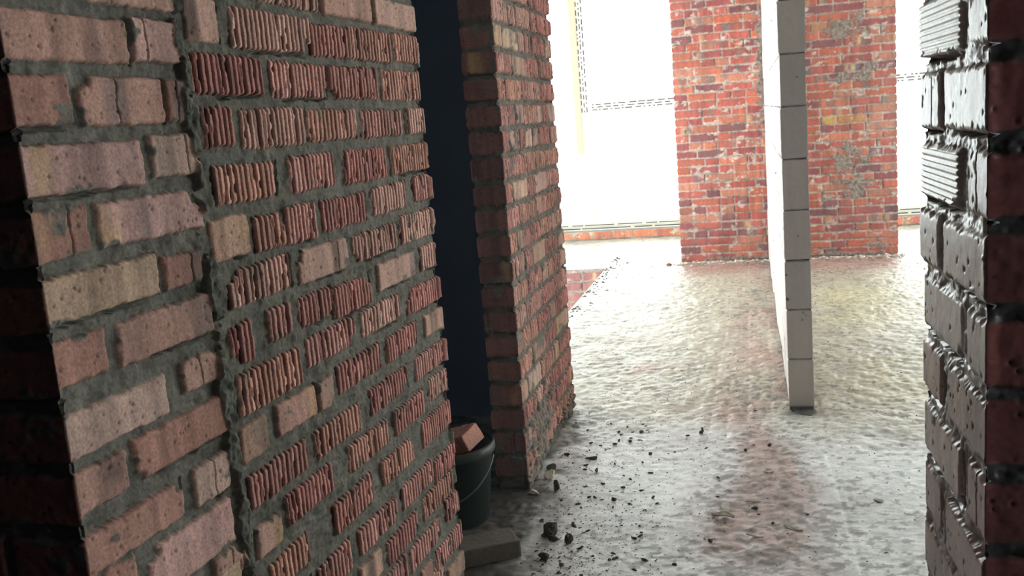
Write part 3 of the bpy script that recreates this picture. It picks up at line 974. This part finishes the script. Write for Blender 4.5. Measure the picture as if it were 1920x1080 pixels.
def put(name, me, x, y, rz=0.0, sink=.0015, z=None, rot=None):
    o = bpy.data.objects.new(name, me)
    o.location = (x, y, (floor_z(x, y) - sink) if z is None else z)
    o.rotation_euler = rot or (0, 0, rz)
    COL.objects.link(o)
    return o


# green bucket inside the dark doorway, broken ribbed bricks sticking out of it
BKX, BKY = -1.125, 3.25
bk = bpy.data.objects.new('bucket', None); COL.objects.link(bk)
bk.location = (BKX, BKY, floor_z(BKX, BKY) + .001)
tag(bk, 'dark green plastic bucket standing in the dark doorway behind the ribbed brick wall', 'bucket')
link('body', lathe('bucket_body', [(0, 0), (.125, 0), (.130, .006), (.160, .285), (.168, .287), (.168, .295), (.156, .295), (.154, .285), (.125, .012), (0, .012)], 64, MAT_GREEN), bk)
link('rim', lathe('bucket_rim', [(.160, .262), (.170, .264), (.172, .270), (.172, .292), (.166, .300), (.158, .300), (.158, .290), (.163, .27), (.160, .262)], 64, MAT_GREEN), bk)
hp_ = [(.172 * math.cos(a), -.02 - .10 * math.sin(a), .262 - .14 * math.sin(a) + 0) for a in np.linspace(0, PI, 24)]
link('handle', tube_mesh('bucket_handle', [(x * 1.02, y - .075 * math.sin(i / 23 * PI), z) for i, (x, y, z) in enumerate(hp_)], .0028, MAT_WIRE), bk)
b1 = put('broken_brick', brick_mesh('broken_brick', .17, .11, .07, 3, MAT_BRICK, True, (226, 136, 108)), BKX + .045, BKY + .0, rot=(.22, -.30, -.35), z=.272)  # brighter brick colour stands in for light falling on it
tag(b1, 'broken ribbed orange brick jutting out of the green bucket, its lit look painted as a brighter colour', 'brick')
b2 = put('broken_brick', brick_mesh('broken_brick_low', .19, .11, .07, 8, MAT_BRICK, True, (150, 90, 76)), BKX - .03, BKY - .0, rot=(-.12, .1, 1.2), z=.12)
tag(b2, 'dusty broken brick lying low inside the green bucket', 'brick')
# grey dusty brick lying at the foot of the ribbed wall
g1 = put('loose_brick', brick_mesh('loose_brick', .25, .12, .065, 12, MAT_GREYBRICK, False), -.935, 2.935, math.radians(30), sink=.002)
tag(g1, 'grey dusty loose brick lying on the dark floor at the end of the ribbed wall', 'brick')

# broken lumps one can point to
LUMPS = [
    ('mortar_lump', -.733, 3.12, (.055, .05, .062), 1, MAT_CHUNK, 'large dark upright mortar lump on the pale floor before the narrow pier'),
    ('mortar_lump', -.712, 3.085, (.045, .03, .022), 2, MAT_CHUNK, 'low dark mortar lump leaning against the large upright one'),
    ('mortar_lump', -.651, 3.058, (.030, .026, .042), 3, MAT_CHUNK, 'small square dark lump to the right of the large mortar lump'),
    ('mortar_lump', -.715, 2.93, (.045, .035, .034), 4, MAT_CHUNK, 'dark angular lump nearest the camera, beyond the grey loose brick'),
    ('mortar_lump', -.791, 3.54, (.024, .022, .046), 5, MAT_CHUNK, 'narrow dark upright lump standing just right of the narrow pier foot'),
    ('cement_lump', -.845, 3.66, (.075, .05, .035), 6, MAT_FLAKE, 'pale cement lump resting against the foot of the narrow pier'),
    ('cement_lump', -.872, 3.50, (.05, .035, .02), 7, MAT_FLAKE, 'flat pale lump at the near corner of the narrow pier'),
    ('cement_lump', -.86, 3.76, (.05, .03, .025), 8, MAT_CHUNK, 'dark lump in the rubble along the side of the narrow pier'),
    ('mortar_lump', -.820, 3.93, (.040, .018, .018), 9, MAT_CHUNK, 'dark flat lump on the floor halfway along the narrow pier'),
    ('mortar_lump', -.70, 3.88, (.042, .02, .018), 10, MAT_CHUNK, 'small dark oblong lump out on the pale floor right of the narrow pier'),
    ('mortar_lump', -.66, 3.73, (.018, .014, .02), 11, MAT_CHUNK, 'tiny dark lump behind the square one, on clear pale floor'),
    ('mortar_lump', -.256, 4.22, (.024, .015, .022), 12, MAT_CHUNK, 'lone dark crumb left of the reddish barrow tracks'),
    ('mortar_lump', .04, 4.07, (.026, .018, .018), 13, MAT_CHUNK, 'dark crumb in the reddish tracks, the one closest to the block partition end'),
    ('mortar_lump', -.06, 4.0, (.018, .013, .016), 14, MAT_CHUNK, 'dark crumb in the middle of the reddish tracks'),
    ('mortar_lump', -.025, 3.40, (.032, .015, .012), 15, MAT_CHUNK, 'dark crumb just below the curled cement shaving'),
    ('mortar_lump', -.173, 3.11, (.026, .016, .014), 16, MAT_CHUNK, 'dark crumb at the left edge of the tracks nearest the camera'),
    ('mortar_lump', -.55, 3.45, (.020, .018, .015), 17, MAT_CHUNK, 'dark crumb alone on pale floor right of the upright lumps'),
    ('mortar_lump', -.46, 3.95, (.018, .016, .014), 18, MAT_CHUNK, 'dark crumb on the pale floor midway between narrow pier and tracks'),
    ('mortar_lump', .2, 4.535, (.125, .05, .010), 21, MAT_CHUNK, 'flat dark mortar blob added for the shadow wedge at the foot of the block partition end'),  # flat dark piece added to deepen the shadow wedge under the block end
    ('cement_lump', .41, 3.49, (.04, .022, .012), 19, MAT_FLAKE, 'flat cement crumb on the right side of the floor near the brick wall end'),
    ('brick_crumb', -.58, 10.2, (.07, .05, .03), 20, MAT_CHUNK2, 'low red brick rubble beside the left foot of the brick pillar'),
]
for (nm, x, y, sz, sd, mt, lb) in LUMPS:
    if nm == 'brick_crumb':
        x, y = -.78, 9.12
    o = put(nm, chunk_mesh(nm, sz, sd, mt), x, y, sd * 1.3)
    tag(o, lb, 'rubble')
for (nm, x, y, L, W, cu, sd, rz, lb) in (
        ('cement_flake', -.139, 3.31, .085, .04, .7, 1, -.2, 'crumpled pale cement flake left of the reddish tracks'),
        ('cement_flake', -.03, 3.46, .06, .012, 1.5, 2, .1, 'upper curled cement shaving in the tracks'),
        ('cement_flake', -.03, 3.15, .065, .010, 1.2, 3, -.35, 'long curved cement shaving in the tracks, the nearer one'),
        ('cement_flake', .10, 3.23, .075, .018, .5, 4, -.6, 'pale slanting cement flake right of the tracks'),
        ('cement_flake', .03, 3.75, .045, .010, 1.1, 5, .1, 'short curled shaving in the tracks farther from the camera')):
    tag(put(nm, flake_mesh(nm, L, W, .0018, cu, sd, MAT_FLAKE), x, y, rz), lb, 'rubble')

# mid-size crumbs that nothing tells apart
rg = random.Random(77)
protos = [chunk_mesh('mortar_crumb', (.016, .012, .010), 40 + i, MAT_CHUNK, 2) for i in range(4)]
n = 0
while n < 280:
    if n < 150:
        x = rg.gauss(-.62, .16); y = rg.uniform(2.75, 4.4)
    else:
        x = rg.uniform(-.3, .5); y = rg.uniform(2.8, 4.6)
    if n >= 150 and n < 220:
        x = rg.gauss(-.66, .09); y = rg.uniform(2.72, 3.2)
    if x < (-.88 if y > 3.2 else -.79) or (y > 4.5 and .1 < x < .3):
        continue
    o = put('mortar_crumb', protos[n % 4], x, y, rg.uniform(0, 6))
    k = rg.uniform(.3, 1.2) ** 1.4 * (1.1 if n < 150 else .75)
    o.scale = (k * rg.uniform(.8, 1.5), k * rg.uniform(.5, 1.2), k * rg.uniform(.4, 1))
    if n < 220:
        tag(o, 'tiny dark mortar crumb strewn over the pale floor right of the narrow pier', 'crumb', 'mortar crumbs by the narrow pier')
    else:
        tag(o, 'tiny dark mortar crumb on the floor around the reddish tracks', 'crumb', 'mortar crumbs around the tracks')
    n += 1

# uncountable grit: one mesh of very small chips
def grit(name, count, sampler, size, mat, seed):
    rg = np.random.default_rng(seed)
    base = np.array([[1, 0, 0], [-1, 0, 0], [0, 1, 0], [0, -1, 0], [0, 0, 1], [0, 0, -.3]], float)
    F = np.array([[0, 2, 4], [2, 1, 4], [1, 3, 4], [3, 0, 4], [2, 0, 5], [1, 2, 5], [3, 1, 5], [0, 3, 5]])
    vs, fs = [], []
    for i in range(count):
        x, y = sampler(rg)
        s = size * rg.uniform(.4, 1.3) * (1 + .12 * (y - 3))
        a = rg.uniform(0, 6.28); ca, sa = math.cos(a), math.sin(a)
        p = base * (1 + .35 * rg.normal(size=(6, 3))) * s * np.array([1.2, .7, .6])
        q = np.stack([p[:, 0] * ca - p[:, 1] * sa + x, p[:, 0] * sa + p[:, 1] * ca + y, p[:, 2] + floor_z(x, y) + s * .15], 1)
        fs.append(F + 6 * i); vs.append(q)
    me = bpy.data.meshes.new(name)
    me.from_pydata(np.concatenate(vs).tolist(), [], np.concatenate(fs).tolist())
    me.materials.append(mat)
    return link(name, me)


def s_near(r):
    while True:
        x, y = r.normal(-.66, .2), 2.6 + r.exponential(.8)
        if (x > -.88 and y < 5.2 or (x > -1.0 and y < 3.4)) and not (x < -.75 and y < 3.2):
            return x, y


def s_mid(r):
    while True:
        x, y = r.uniform(-1.18, 1.4), r.uniform(2.7, 8.8)
        if not (x < -.7 and y < 3.25) and not (BX0 - .01 < x < BX1 + .01 and y > 4.55) and not (x < -.88 and y < 4.65):
            return x, y


def s_edge(r):
    return -1.385 + min(.17, abs(r.normal(.04, .07))) + .01, r.uniform(6.8, 9.8)


tag(grit('grit', 2900, lambda r: s_near(r) if r.uniform() < .55 else s_mid(r), .0031, MAT_CHUNK, 1), 'fine dark mortar grit strewn along the narrow pier and sparsely over the floor', 'grit', kind='stuff')
tag(grit('brick_dust_rubble', 260, lambda r: (r.uniform(-.75, 1.35), max(8.9, 9.2 - abs(r.normal(0, .07)))), .010, MAT_FLAKE, 3), 'crumbled mortar heaped along the foot of the brick pillar', 'rubble', kind='stuff')
tag(grit('edge_rubble', 160, s_edge, .007, MAT_CHUNK, 4), 'rubble specks along the rim of the floor opening', 'rubble', kind='stuff')



# scatter volume added through the rooms for the pale veiling glare
hm, HN, HL, HP = new_mat('veil_haze')
HN.remove(HP)
hv = HN.new('ShaderNodeVolumeScatter')
hv.inputs['Color'].default_value = (.86, .93, 1.0, 1)
hv.inputs['Density'].default_value = 0.012
hv.inputs['Anisotropy'].default_value = 0.55
HL.new(hv.outputs[0], HN['Material Output'].inputs['Volume'])
hz = link('veil_haze', boxes_mesh('veil_haze', [(-5.4, 5.4, -2.9, 11.75, -3.2, 3.15)], hm))
tag(hz, 'thin pale scatter volume added in the rooms for the veiling glare', 'haze', kind='stuff')
